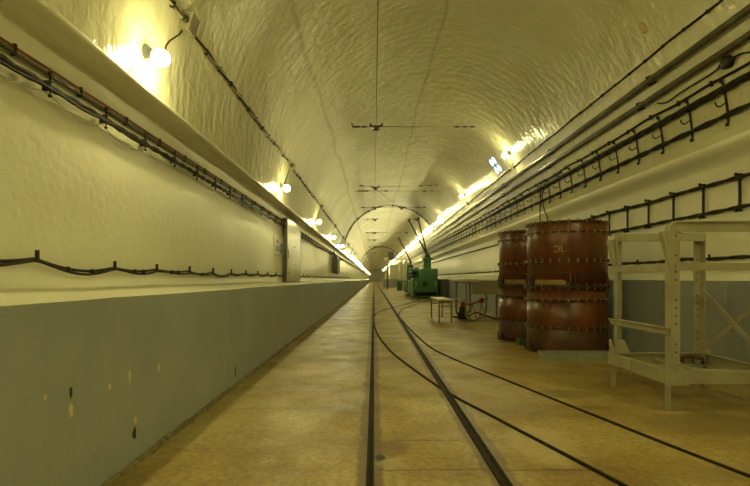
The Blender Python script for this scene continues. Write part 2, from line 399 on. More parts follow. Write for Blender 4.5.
# ------------------------------------------------------------------ lamps and conduits
def place_axis(o, n):
    """turn local +Z onto n"""
    o.rotation_euler = Vector((0,0,1)).rotation_difference(Vector(n)).to_euler()
def make_lamp(cool=False):
    t = thing('globe_lamp', (0,0,0), 'lamp', 'lamp')
    b = MB(); b.lathe([(.055,-.01),(.055,.012),(.044,.03),(.042,.055),(.050,.068),(.053,.074),(.048,.079),(.03,.072)], (0,0,0), 18); b.build('lamp_socket', 'porcelain', t)
    g = MB(); g.lathe([(.032,.072),(.042,.084),(.055,.103),(.062,.130),(.059,.158),(.047,.182),(.025,.197),(.004,.202)], (0,0,0), 14); g.build('glass_globe', 'bulb_cool' if cool else 'bulb', t)
    r = MB(); r.lathe([(.063,-.003),(.066,0),(.063,.003),(.060,0)], (0,0,.11), 16, closed=True); rr = r.build('guard_ring', 'clip', t)
    return t
lampL = make_lamp(); lampC = make_lamp(True)
used = set()
def put_lamp(proto, p, n, label, group):
    if proto.name not in used: used.add(proto.name); o = proto; o.location = p
    else: o = copy_tree(proto, p)
    place_axis(o, n); tag(o, label, 'lamp', group); return o
tl = arch_ratio(-1.005)[2]; tr = arch_ratio(1.07)[2]
tcl = arch_ratio(-.742)[2]; tcr = arch_ratio(1.245)[2]
GL, GR = 'globe lamps along the left arch', 'globe lamps along the right arch'
labL = ['large lit globe lamp low on the left arch, below the square junction box',
        'lit globe lamp on the left arch, between the large lamp and the tall wall panel',
        'lit globe lamp on the left arch just beyond the tall wall panel',
        'lit globe lamp on the left arch before the bluish lamp above the electrical box']
def inward(t): return Vector((-math.cos(t), 0, -math.sin(t)))
leftY = [-5.2, -3.3, -1.4, .5] + [3.90 + 5.60*k for k in range(0, 33)]  # leading entries are unseen lamps added to brighten the near tunnel
for k, Y in enumerate(leftY):
    i = k-4
    p = arch_at(tl, Y, .0); n = (inward(tl) + Vector((0,.0,-.30))).normalized()
    if i < 0: lab = ('added unseen globe lamp on the left arch beside the camera position','added unseen globe lamp on the left arch just behind the camera position','added unseen globe lamp on the left arch farther behind the camera position','added unseen globe lamp on the left arch farthest behind the camera position')[-i-1]; g = GL
    elif i < 4: lab = labL[i]; g = GL
    elif i == 4: lab = 'bluish white lit globe lamp on the left arch by the arching black cable'; g = GL
    elif i < 9: lab = f'lit globe lamp of the left row, {ORD[i-5]} one past the bluish white lamp'; g = GL
    else: lab = 'tiny lit globe lamp far down the left arch, in the merging row'; g = 'far lamps of the left arch'
    put_lamp(lampC if i == 4 else lampL, p, n, lab, g)
rightY = [-8.0, -2.6, 1.2, 3.5] + [12.2 + 6.05*k for k in range(0, 29)]  # leading entries: lamps added out of view to lift the dim right side
for k, Y in enumerate(rightY):
    i = k-4
    p = arch_at(tr, Y, .0); n = inward(tr)
    if i < 0: lab = ('added globe lamp on the right arch above the grey frame, out of view','added unseen globe lamp on the right arch beside the camera position','added unseen globe lamp on the right arch behind the camera position','added unseen globe lamp on the right arch farthest behind the camera position')[-i-1]; g = GR
    elif i == 0: lab = 'lit globe lamp on the right arch, beside the cool white lamp cluster'; g = GR
    elif i < 7: lab = f'lit globe lamp on the right arch, {ORD[i-1]} one past the cool white cluster'; g = GR
    else: lab = 'tiny lit globe lamp far down the right arch, in the merging row'; g = 'far lamps of the right arch'
    put_lamp(lampL, p, n, lab, g)
# the cool white cluster of four bulbs on the right arch
cp = on_arch(496, 165, 0.0); ct = arch_ratio((496-VX)/(VY-165))[2]; ci = inward(ct)
t = thing('lamp_cluster', cp, 'cool blue-white cluster of four small bulbs on the right arch beside the conduit', 'lamp')
ax1 = Vector((0,1,0)); ax2 = ci.cross(ax1).normalized()
MB().hexa([cp + ax1*a*.26 + ax2*b*.24 + ci*c for c in (-.02,.012) for a, b in ((-1,-1),(1,-1),(1,1),(-1,1))]).build('mounting_plate', 'post_white', t, .006)
for a in (-1, 1):
    for b in (-1, 1):
        c = cp + ax1*a*.14 + ax2*b*.125
        s = MB().lathe([(.116,.006),(.118,.018),(.110,.022)], c, 20, ci).build('lens_rim', 'post_white', t)
        MB().lathe([(.108,.010),(.106,.024),(.075,.036),(.03,.041),(.003,.041)], c, 20, ci).build('lens', 'cool_lens', t)

mk = on_arch(643, 28, 0.0); mkn = inward(rt0((643-VX)/(VY-28)))
tag(MB().lathe([(.075,-.01),(.075,.004),(.06,.009),(.003,.010)], mk, 20, mkn).build('mount_plate', 'ochre_pale'), 'round pinkish plate on the bare right arch where no lamp is fitted', 'mount plate')

def ydense(y0, y1, near=.3):
    out = []; y = y0
    while y < y1: out.append(y); y += near if y < 16 else (near*2.5 if y < 40 else 5)
    out.append(y1); return out
def arch_run(name, label, cat, t0, mats, r, strands=1, wob=.0, clip=None, y0=1.0, y1=150, group=None, extra=.0, seed=0, cname='clip', cmat='clip', nclip=60):
    """a run of cable or pipe laid on the arch at angle t0"""
    th = thing(name, arch_at(t0, y0, 0), label, cat, group)
    for s in range(strands):
        Ysx = ydense(y0, y1, .16 if wob or strands > 1 else .5); pts = []
        for Y in Ysx:
            w = wob*noise.noise(Vector((seed+s*7, Y*1.1, 0)))
            if strands > 1: ph = Y*7 + 2*PI*s/strands; dx, dz = r*.9*math.cos(ph), r*.9*math.sin(ph)
            else: dx = dz = 0
            p = arch_at(t0 + w/AR, Y, r*(2.0 if strands > 1 else 1.05) + extra); pts.append(p + Vector((dx, 0, dz)))
        MB().tube(pts, r, 8).build('cable' if cat == 'cable' else 'tube', mats[s % len(mats)] if isinstance(mats, (list,tuple)) else mats, th)
    if clip:
        sp, ln, h = clip; c0 = None; Y = y0 + sp*.5; k = 0; R = r*(2.2 if strands > 1 else 1.2)
        while Y < y1 and k < nclip:
            w = wob*noise.noise(Vector((seed, Y*1.1, 0)))
            if c0 is None or wob:
                tt = t0 + w/AR; c = arch_at(tt, Y, R*.9 + extra); n = inward(tt); u = Vector((0,1,0)); v = n.cross(u).normalized()
                mb = MB(); mb.hexa([c + u*a*ln/2 + v*b*(R+h) + n*cc for cc in (-R*.9-.004-extra, R*.55) for a, b in ((-1,-1),(1,-1),(1,1),(-1,1))])
                c0 = mb.build(cname, cmat, th); y00 = Y
            else: unit(c0, (0, Y-y00, 0))
            Y += sp*(1 if Y < 25 else 2); k += 1
    return th
# left arch conduit: two thin cables with clips and the junction boxes over each lamp
arch_run('conduit', 'thin brown twin conduit with clips running along the left arch over the lamps', 'conduit', tcl, ['cream_cable','cable_brown'], .011, 2, .015, (.42,.022,.003), 1.0, 150, seed=3)
arch_run('conduit', 'thin dark conduit with clips along the right arch, above the two thick pipes', 'conduit', tcr, ['cable_brown'], .013, 1, .02, (.40,.025,.004), 1.0, 150, seed=11)
def jbox(Y, t0, size, label, group, lampt, near):
    c = arch_at(t0, Y, 0); n = inward(t0); u = Vector((0,1,0)); v = n.cross(u).normalized()
    th = thing('junction_box', c, label, 'junction box', group)
    a = size
    MB().hexa([c + u*p*a*.5 + v*q*a*.5 + n*h for h in (-.01, a*.62) for p, q in ((-1,-1),(1,-1),(1,1),(-1,1))]).build('box_body', 'boxpale', th, .004)
    MB().hexa([c + u*p*a*.53 + v*q*a*.53 + n*h for h in (a*.60, a*.68) for p, q in ((-1,-1),(1,-1),(1,1),(-1,1))]).build('lid', 'boxpale', th, .004)
    MB().lathe([(a*.13,0),(a*.2,.006),(a*.2,.03),(a*.12,.035)], c - u*(a*.5+.03) + n*a*.35, 12, (0,1,0)).build('gland', 'dark', th)
    pts = [arch_at(t0 + (lampt-t0)*k/8, Y - .3*k/8 + .04*math.sin(k), .012) for k in range(9)] if near else [arch_at(t0+(lampt-t0)*k/4, Y-.3*k/4, .012) for k in range(5)]
    MB().tube(pts, .007, 6).build('lamp_cord', 'cable_brown', th)
    return th
for k in range(0, 8):
    lab = 'square beige junction box at the top of frame, over the large left lamp' if k == 0 else (f'small square junction box on the left conduit, over the {ORD[k]} left lamp')
    jbox(4.43 + 5.65*k, tcl, .15 if k == 0 else .13, lab, 'junction boxes on the left conduit', tl, k == 0)
for k in range(0, 6):
    lab = 'small square junction box on the right conduit beside the cool cluster lamp' if k == 0 else f'small square junction box on the right conduit, over the {ORD[k]} lamp past the cluster'
    jbox(12.4 + 6.05*k, tcr, .12, lab, 'junction boxes on the right conduit', tr, False)

# right arch: pipes, cables, rack
def rt(r): return arch_ratio(r)[2]
arch_run('pipe', 'thick olive pipe along the right arch, upper of two', 'pipe', rt(1.40), 'pipe', .042, 1, 0, (3.6,.03,.008), 1.0, 150, 'pipes along the right arch', extra=.02, cname='saddle', nclip=24)
arch_run('pipe', 'thick olive pipe along the right arch, lower of two', 'pipe', rt(1.55), 'pipe', .038, 1, 0, (3.6,.03,.008), 1.4, 150, 'pipes along the right arch', extra=.02, cname='saddle', nclip=24)
arch_run('cable', 'thin wavy black cable with clips between lower pipe and hook rack', 'cable', rt(1.73), ['cable_black'], .015, 1, .03, (.6,.018,.012), 1.0, 120, seed=21, nclip=45)
arch_run('cable_bundle', 'thick twisted dark cable bundle along the top of the hook rack', 'cable', rt(1.855), ['cable_black','cable_brown','cable_black'], .023, 3, .0, None, 1.0, 150, seed=5)
arch_run('cable_bundle', 'twisted dark cable pair along the bottom of the hook rack', 'cable', rt(2.17), ['cable_black','cable_brown'], .018, 2, .0, None, 1.0, 150, seed=8)
# round box with its looping cable
bp = on_arch(730, 61.5, .0); bt = rt((730-VX)/(VY-61.5)); bn = inward(bt)
t = thing('round_junction_box', bp, 'round black cable box beside the lower pipe in upper corner of view', 'junction box')
MB().lathe([(.06,-.01),(.065,0),(.065,.06),(.05,.075),(.002,.078)], bp, 18, bn).build('box_body', 'dark', t)
for a in (-1, 1): MB().lathe([(.018,0),(.022,.01),(.022,.04),(.014,.05)], bp + Vector((0,a*.06,0)) + bn*.035, 10, (0,a,0)).build('gland', 'clip', t)
lp = [on_arch(px, py, .03) for px, py in ((657,103),(662,103.5),(668,101.5),(680,93),(691,86),(706,77),(719,68))] + [bp + Vector((0,.1,0)) + bn*.035]
lp2 = [bp + Vector((0,-.1,0)) + bn*.035] + [on_arch(px, py, .03) for px, py in ((738,55),(744,53),(760,51))]
t2 = thing('cable', lp[0], 'thin black cable sagging from the round cable box across the wall', 'cable')
MB().tube(smooth_path([tuple(p) for p in lp], 6), .009, 6).build('cable', 'cable_black', t2)
MB().tube(smooth_path([tuple(p) for p in lp2], 6), .009, 6).build('cable_tail', 'cable_black', t2)
# hooked brackets between the two bundles
ta, tb = rt(1.855), rt(2.17)
def make_bracket():
    o = arch_at(ta, 0, 0); th = thing('hook_bracket', o, 'bracket', 'bracket')
    a0, a1 = ta + .028, tb - .028; mb = MB(); pts = [arch_at(a0+(a1-a0)*k/6, 0, .010) for k in range(7)]
    n = 7; w = .014
    for p in pts: mb.v += [tuple(p+Vector((-.004,-w,0))), tuple(p+Vector((.006,-w,0))), tuple(p+Vector((.006,w,0))), tuple(p+Vector((-.004,w,0)))]
    for i in range(n-1):
        for k in range(4): q=(k+1)%4; mb.face((i*4+k, i*4+q, (i+1)*4+q, (i+1)*4+k))
    mb.face((3,2,1,0)); mb.face([(n-1)*4+k for k in range(4)])
    mb.build('strap', 'clip', th)
    for s in (a0+.006, a1-.006):
        c = arch_at(s, 0, 0); nn = inward(s)
        MB().lathe([(.009,0),(.009,.016),(.020,.018),(.020,.034),(.008,.037)], c, 8, nn).build('stud', 'clip', th)
    tm = ta + (tb-ta)*.5; c = arch_at(tm, 0, .012); nn = inward(tm)
    hk = [c, c+nn*.03+Vector((0,0,-.012)), c+nn*.06+Vector((0,0,-.03)), c+nn*.09+Vector((0,0,-.028)), c+nn*.112+Vector((0,0,-.005)), c+nn*.118+Vector((0,0,.025))]
    MB().tube(smooth_path([tuple(p) for p in hk], 4), .0075, 6).build('hook', 'clip', th)
    return th
hb = make_bracket(); base = Vector(hb.location)
for k in range(55):
    Y = 4.74 + .6*k
    o = hb if k == 0 else copy_tree(hb)
    o.location = base + Vector((0, Y, 0))
    if k < 12: lab = f'black strap bracket with curled hook on the upper rack, {ORD[k]} from the near end'; g = 'hook brackets of the upper rack'
    else: lab = 'small hooked strap bracket far along the upper rack, past the twelfth'; g = 'far hook brackets of the upper rack'
    tag(o, lab, 'bracket', g)
# lower wall rack on the right wall
def wall_cable(name, label, zf, X, r, mats, y0, y1, step=.15, group=None):
    Ysx = ydense(y0, y1, step); th = thing(name, (X, y0, zf(y0)), label, 'cable', group)
    for s, m in enumerate(mats):
        pts = []
        for Y in Ysx:
            ph = Y*9 + PI*s; k = .55*r if len(mats) > 1 else 0
            pts.append((X + k*math.cos(ph), Y, zf(Y) + k*math.sin(ph)))
        MB().tube(pts, r, 8).build('cable', m, th)
    return th
zA = lambda Y: 2.10 + .012*noise.noise(Vector((1, Y*.9, 0)))
zB = lambda Y: 1.775 + .012*noise.noise(Vector((4, Y*.9, 0)))
wall_cable('cable_bundle', 'dark cable along the right wall on the bracket rack tops, running on beyond the drums', zA, 3.945, .017, ['cable_black','cable_brown'], 1.0, 110)
wall_cable('cable_bundle', 'dark cable along the right wall at the feet of the rack brackets', zB, 3.945, .017, ['cable_black','cable_brown'], 1.0, 10.2)
zC = lambda Y: 1.245 + .02*noise.noise(Vector((2, Y*1.3, 0))) - .01*abs(math.sin(Y*2))
tcab = wall_cable('cable_bundle', 'sagging dark cable pair low on the right wall just above the grey ledge', zC, 3.955, .016, ['cable_black','cable_brown'], 1.0, 110)
pg = None
for k in range(60):
    Y = 4.3 + .8*k
    if pg is None: pg = MB().box(3.945,3.962,Y-.008,Y+.008,1.215,1.29).build('peg', 'clip', tcab); py0 = Y
    else: unit(pg, (0,Y-py0,0))
def make_strut():
    th = thing('rack_bracket', (3.97,0,1.775), 'x', 'bracket')
    MB().box(3.955,3.975,-.012,.012,1.73,2.145).build('strap', 'clip', th)
    for z in (1.74, 2.135):
        MB().lathe([(.009,-.05),(.009,.012),(.019,.014),(.019,.032),(.007,.035)], (3.945,0,z), 8, (-1,0,0)).build('stud', 'clip', th)
    return th
rb = make_strut()
for k in range(9):
    Y = 4.82 + .6*k; o = rb if k == 0 else copy_tree(rb); o.location = (3.97, Y, 1.775)
    tag(o, f'black upright strap bracket on the lower right wall rack, {ORD[k]} from the near end', 'bracket', 'brackets of the lower wall rack')
# two cables dropping from the rack behind the drums
d0 = on_arch(541, 183, .05); d1 = at_y(541.5, 205, d0.y); 
t = thing('cable', d0, 'thin black cable dropping straight down behind the large drum', 'cable', 'drop cables behind the drums')
MB().tube(smooth_path([tuple(on_arch(562,172,.06)), tuple(d0), tuple(d0+Vector((0,-.02,-.12))), tuple(d0+Vector((-.02,0,-.6))), (d0.x-.03,d0.y,1.3), (d0.x-.05,d0.y,1.01)], 6), .012, 6).build('cable', 'cable_black', t)
t = thing('cable', d0+Vector((0,-.3,0)), 'thin black cable dropping in a bend behind the large drum', 'cable', 'drop cables behind the drums')
e0 = on_arch(544, 184, .05)
MB().tube(smooth_path([tuple(e0), tuple(e0+Vector((-.02,.05,-.3))), tuple(e0+Vector((-.02,-.1,-.6))), (e0.x-.03,e0.y-.35,2.2), (e0.x-.03,e0.y-.45,1.6), (e0.x-.05,e0.y-.45,1.01)], 6), .012, 6).build('cable', 'cable_black', t)

# left wall: thin pipes, wrapped bundle, sagging cables
def straight_wall(name, label, z, r, m, cat='cable', y0=.5, y1=110, X=-2.0):
    th = thing(name, (X, y0, z), label, cat)
    MB().tube([(X + r + .012, Y, z + .006*noise.noise(Vector((z*9, Y*.7, 0)))) for Y in ydense(y0, y1, .4)], r, 8).build('tube', m, th); return th
straight_wall('cable', 'thin orange-brown cable high on the left wall, topmost of the run', 2.281, .008, 'cable_orange')
straight_wall('cable', 'thin cream cable high on the left wall under the orange one', 2.263, .007, 'cream_cable')
gp = straight_wall('pipe', 'thin dark green pipe with clips high on the left wall', 2.242, .010, 'cable_green', 'pipe')
c0 = None
for k in range(60):
    Y = 2.75 + .62*k
    if c0 is None: c0 = MB().box(-1.998,-1.966,Y-.008,Y+.008,2.228,2.292).build('clip', 'clip', gp); yc = Y
    else: unit(c0, (0,Y-yc,0))
wb = thing('cable_bundle', (-2,.5,2.15), 'thick wrapped brown cable bundle held by clamps on the left wall', 'cable')
pts, rs = [], []
for Y in ydense(.5, 110, .05):
    pts.append((-1.945 + .008*noise.noise(Vector((6,Y*2,0))), Y, 2.150 + .010*noise.noise(Vector((2,Y*1.6,0)))))
    rs.append(.021 + .005*math.sin(Y*95) + .004*noise.noise(Vector((0,Y*14,0))))
MB().tube(pts, rs, 8).build('cable', 'cable_brown', wb)
MB().tube([(p[0]+.02, p[1], p[2]-.024+.008*math.sin(p[1]*9)) for p in pts], .009, 6).build('tie_cord', 'cable_black', wb)
c0 = None
for k in range(45):
    Y = 2.98 + .62*k
    if c0 is None:
        mb = MB().box(-1.975,-1.918,Y-.008,Y+.008,2.122,2.182); c0 = mb.build('clamp', 'clip', wb); yc = Y
        c1 = MB().lathe([(.006,0),(.006,.03),(.013,.032),(.013,.048),(.004,.052)], (-1.93,Y,2.185), 8).build('stud', 'clip', wb)
        c2 = MB().lathe([(.006,0),(.006,.02),(.012,.022),(.012,.034)], (-1.93,Y,2.118), 8, (0,0,-1)).build('stud', 'clip', wb)
    else:
        for q in (c0, c1, c2): unit(q, (0,Y-yc,0))
st = [(-1.96,2.4,2.10),(-1.965,2.6,2.075),(-1.965,2.8,2.075),(-1.96,2.98,2.115),(-1.965,3.15,2.085),(-1.97,3.35,2.055),(-1.965,3.5,2.075),(-1.96,3.6,2.11),(-1.965,3.75,2.075),(-1.97,4.0,2.05),(-1.965,4.15,2.08),(-1.96,4.22,2.115)]
tag(MB().tube(smooth_path(st, 6), .004, 5).build('string', 'cloth'), 'pale string sagging below the wrapped cable bundle on the left wall', 'string')
pegs = [2.05,2.9,3.77,4.5,5.3,6.07] + [6.85+.78*k for k in range(45)]
def zL(Y):
    k = 0
    while k < len(pegs)-1 and pegs[k+1] < Y: k += 1
    b = 1.118 if Y < 3.2 else 1.085
    if k >= len(pegs)-1 or Y < pegs[0]: return b
    u = (Y-pegs[k])/(pegs[k+1]-pegs[k]); sag = (.028, .045, .02, .014)[k % 4] if k < 8 else .014
    b0 = 1.118 if pegs[k] < 3.2 else 1.085; b1 = 1.118 if pegs[k+1] < 3.2 else 1.085
    return b0 + (b1-b0)*u - sag*4*u*(1-u)
lc = thing('cable', (-2,.5,1.1), 'sagging dark cable pair on pegs low on the left wall above the ledge', 'cable')
Ysx = ydense(.5, 42, .07) 
MB().tube([(-1.965, Y, zL(Y)) for Y in Ysx], .010, 8).build('cable', 'cable_black', lc)
MB().tube([(-1.955, Y, zL(Y) - .016 + .008*math.sin(Y*7)) for Y in Ysx], .009, 8).build('cable', 'cable_brown', lc)
c0 = None
for Y in pegs:
    if Y > 40: break
    z = zL(Y)
    MB().box(-1.962,-1.944,Y-.008,Y+.008,z-.022,z+.05).build('peg', 'clip', lc)
for Y in (3.2,3.48,4.1,4.25,4.85,5.0,5.7):
    z = zL(Y)-.006
    MB().lathe([(.019,-.012),(.022,0),(.019,.012)], (-1.96,Y,z), 8, (0,1,0)).build('cable_tie', 'clip', lc)

# ------------------------------------------------------------------ overhead wires
WZ = 4.70; WX = .055
wy = [Y0+.2] + [12.2, 20.3, 26, 31, 40, 47.5, 57, 70, 85, 110, 150]
tw = tag(MB().tube([(WX, Y, WZ) for Y in wy], .0065, 6).build('trolley_wire', 'wire'), 'long straight trolley wire hanging over the track down the tunnel', 'wire')
bwp = [(WX,20.3,WZ),(.70,23.2,4.69),(1.44,26,4.68),(2.3,29.2,4.66),(2.64,31,4.64),(2.66,40,4.6)]
tag(MB().tube(bwp, .0065, 6).build('trolley_wire', 'wire'), 'branch trolley wire slanting off toward the green locomotive poles', 'wire')
def span(Y, z, x0, x1, xs, label, mid=None, drop=0):
    """a cross wire anchored in the arch with insulators and a wire hanger"""
    th = thing('span_wire', (x0, Y, z), label, 'span wire', 'cross wires under the arch')
    zend = lambda x: ACZ + math.sqrt(max(.01, AR*AR-(x-ACX)**2))
    pts = [(x0, Y, z), (x1, Y, z)] if mid is None else [(x0, Y, z), (mid[0], Y, mid[1]), (x1, Y, z)]
    MB().tube(pts, .006, 6).build('wire', 'wire', th)
    for x in (x0, x1):
        MB().tube([(x, Y, z), (x + (.05 if x > 1 else -.05), Y, zend(x + (.05 if x > 1 else -.05)))], .009, 6).build('anchor_rod', 'clip', th)
    def zz(x):
        if mid is None: return z
        a, b = ((x0,z), mid) if x < mid[0] else (mid, (x1,z)); u = (x-a[0])/(b[0]-a[0]); return a[1]+(b[1]-a[1])*u
    for x in xs:
        MB().lathe([(.008,-.07),(.02,-.06),(.02,-.03),(.012,-.02),(.03,-.005),(.03,.012),(.012,.022),(.02,.035),(.02,.06),(.008,.07)], (x, Y, zz(x)), 10, (1,0,0)).build('insulator', 'insul', th)
    return th
def hanger(th, x, Y, z):
    mb = MB(); mb.prism([(-.17,.035),(-.15,.05),(-.12,.035),(-.10,.0),(.10,.0),(.12,.035),(.15,.05),(.17,.035),(.15,-.02),(.05,-.05),(.03,-.09),(-.03,-.09),(-.05,-.05),(-.15,-.02)], (x, Y-.03, z), (1,0,0), (0,0,1), (0,.06,0)); mb.build('hanger', 'insul', th)
    MB().lathe([(.09,-.01),(.10,0),(.05,.02)], (x, Y, z-.10), 12, (0,0,-1)).build('hanger_cap', 'insul', th)
sp = span(12.2, 4.715, -.50, 2.98, (-.46,-.40,-.24,2.02,2.22,2.4), 'nearest cross wire under the arch, straight, with insulators at both ends')
hanger(sp, WX, 12.2, 4.74)
sp = span(20.3, 4.82, -.84, 3.3, (-.62,-.5,1.9,2.3,2.55), 'sloping cross wire at the trolley wire junction, second from camera', (WX,4.735)); hanger(sp, WX, 20.3, 4.735)
sp = span(20.75, 4.65, -.75, 3.0, (-.6,-.45,-.3,.5,2.1,2.4), 'lower straight cross wire just past the trolley wire junction')
sp = span(26, 4.72, -.72, 3.15, (-.55,2.3,2.6,2.85), 'cross wire carrying two hangers, beyond the trolley wire junction'); hanger(sp, WX, 26, 4.72); hanger(sp, 1.44, 26, 4.72)
sp = span(31, 4.72, -.6, 3.2, (-.4,2.2,2.9), 'cross wire above the locomotive pole tips'); hanger(sp, WX, 31, 4.72); hanger(sp, 2.64, 31, 4.72)
for k, Y in enumerate((40, 47.5, 57, 70)):
    sp = span(Y, 4.72, -.7, 3.1, (-.5,2.6), f'small distant cross wire, {ORD[k]} one past the locomotive poles'); hanger(sp, WX, Y, 4.72)
    if k == 0: hanger(sp, 2.62, Y, 4.72)
for Y, lab in ((29, 'black cable arching over the tunnel ceiling before the locomotive pole tips'), (66, 'distant dark cable arching over the tunnel ceiling far beyond the locomotive')):
    th = thing('arch_cable', arch_at(tcl, Y, 0), lab, 'cable')
    MB().tube([arch_at(tcl + (tcr-tcl)*k/50, Y, .035) for k in range(51)], .022 if Y < 40 else .045, 6).build('cable', 'cable_black', th)
    for k in range(1, 9):
        tt = tcl + (tcr-tcl)*k/9; MB().lathe([(.05,-.04),(.06,0),(.05,.04)], arch_at(tt, Y, .03), 8, (math.sin(tt),0,-math.cos(tt))).build('clip', 'clip', th)

# ------------------------------------------------------------------ left wall fittings
lk = thing('wall_panel', (-1.93,11.0,.93), 'tall pale metal wall panel standing on the left ledge', 'panel')
PX = -1.90
zt0 = CAMZ + (VY-217.6)/F*11.0; 
Yn = PX*F/(287-VX); Yf = PX*F/(299.6-VX)
zt = CAMZ + (VY-217.6)/F*Yn
MB().box(-2.0,PX,Yn,Yf,.93,zt).build('panel_box', ['panel_dark'], lk, .006)
MB().box(PX-.004,PX+.018,Yn+.02,Yf-.02,.95,zt-.02).build('panel_door', 'panel', lk, .006)
MB().box(PX+.018,PX+.03,Yn+.07,Yn+.1,1.45,1.65).build('door_handle', 'boxgrey', lk, .004)
MB().lathe([(.022,0),(.025,.01),(.01,.02)], (PX+.018,Yn+.14,1.13), 12, (1,0,0)).build('button', 'red', lk)
for z in (1.35,1.75,2.1): MB().lathe([(.012,0),(.014,.008),(.005,.012)], (PX+.018,(Yn+Yf)/2,z), 8, (1,0,0)).build('rivet', 'boxgrey', lk)
ps = thing('poster', (-1.99,10.2,1.5), 'white poster with grey-blue pictures on the left wall beside the pale panel', 'poster')
MB().box(-1.995,-1.975,10.02,10.86,1.52,1.87).build('sheet', 'poster', ps)
for a, b, c, d in ((10.08,10.4,1.56,1.69),(10.46,10.8,1.55,1.76),(10.1,10.38,1.72,1.80)):
    MB().box(-1.977,-1.972,a,b,c,d).build('printed_picture', 'poster_photo', ps)
eb = thing('electrical_box', (-1.98,23.8,1.3), 'dark electrical box on the left wall with a cable rising from it', 'electrical box')
MB().box(-2.0,-1.76,23.8,25.6,1.30,2.07).build('box_body', 'boxgrey', eb, .01)
MB().box(-1.765,-1.74,23.85,25.55,1.34,2.03).build('box_door', 'boxpale', eb, .006)
for a in (24.2,24.7): MB().lathe([(.035,0),(.04,.03),(.01,.04)], (-1.86,a-.35,1.30), 10, (0,0,-1)).build('red_cap', 'red', eb)
MB().box(-1.9,-1.78,24.4,25.4,1.255,1.30).build('red_strip', 'red', eb, .004)
MB().tube([(-1.9,24.3,2.05),(-1.93,24.3,2.2),(-1.94,24.3,2.32),(-1.95,24.3,2.44)], .02, 8).build('cable', 'cable_black', eb)

# ------------------------------------------------------------------ drums
def curved_text(body, cx, cy, R, px, pz, h, matn, parent, mirror=False, name='stencil'):
    """lettering lying on the drum skin, angle measured from the camera-facing side"""
    cu = bpy.data.curves.new('lettering', 'FONT'); cu.body = body; cu.size = h; cu.extrude = .0; cu.resolution_u = 3
    ob = bpy.data.objects.new('lettering', cu); COL.objects.link(ob)
    dg = bpy.context.evaluated_depsgraph_get(); me = bpy.data.meshes.new_from_object(ob.evaluated_get(dg))
    bpy.data.objects.remove(ob)
    mxx = max(v.co.x for v in me.vertices)
    for v in me.vertices:
        x = (mxx - v.co.x) if mirror else v.co.x
        a = px + x/R; z = pz + v.co.y
        v.co = Vector((cx + (R+.0025)*math.sin(a), cy - (R+.0025)*math.cos(a), z)) - Vector(parent['_w'])
    me.materials.clear(); me.materials.append(M[matn]); me.name = name
    o = bpy.data.objects.new(name, me); COL.objects.link(o); o.parent = parent; return o
BOLT, REST = {}, {}
def ring(o, z, R, w, h, th, nb=30, bolts=True):
    cx, cy = o
    mb = MB(); mb.lathe([(R-.006,z-h/2),(R+w,z-h/2),(R+w,z+h/2),(R-.006,z+h/2)], (cx,cy,0), 72, smooth=False, closed=True)
    rg = mb.build('flange_ring', 'ringm', th)
    a = 2*PI/nb
    for k in range(nb):
        t = a*(k+.5); c = Vector((cx+(R+w*.62)*math.sin(t), cy-(R+w*.62)*math.cos(t), z))
        if min(k, nb-1-k) < 7:            # the bolts on the side that faces the track
            if 'first' not in th: th['first'] = 1; b0 = MB().lathe([(.011,-.023),(.011,.024)], (0,0,0), 6, smooth=False).build('bolt', 'boltm'); BOLT[th.name] = b0.data; bo = b0
            else: bo = bpy.data.objects.new('bolt', BOLT[th.name]); COL.objects.link(bo)
            bo.parent = rg; bo.location = c - Vector(rg['_w'])
        else: REST[th.name].lathe([(.011,z-.023),(.011,z+.024)], (c.x,c.y,0), 6, smooth=False)
    return rg
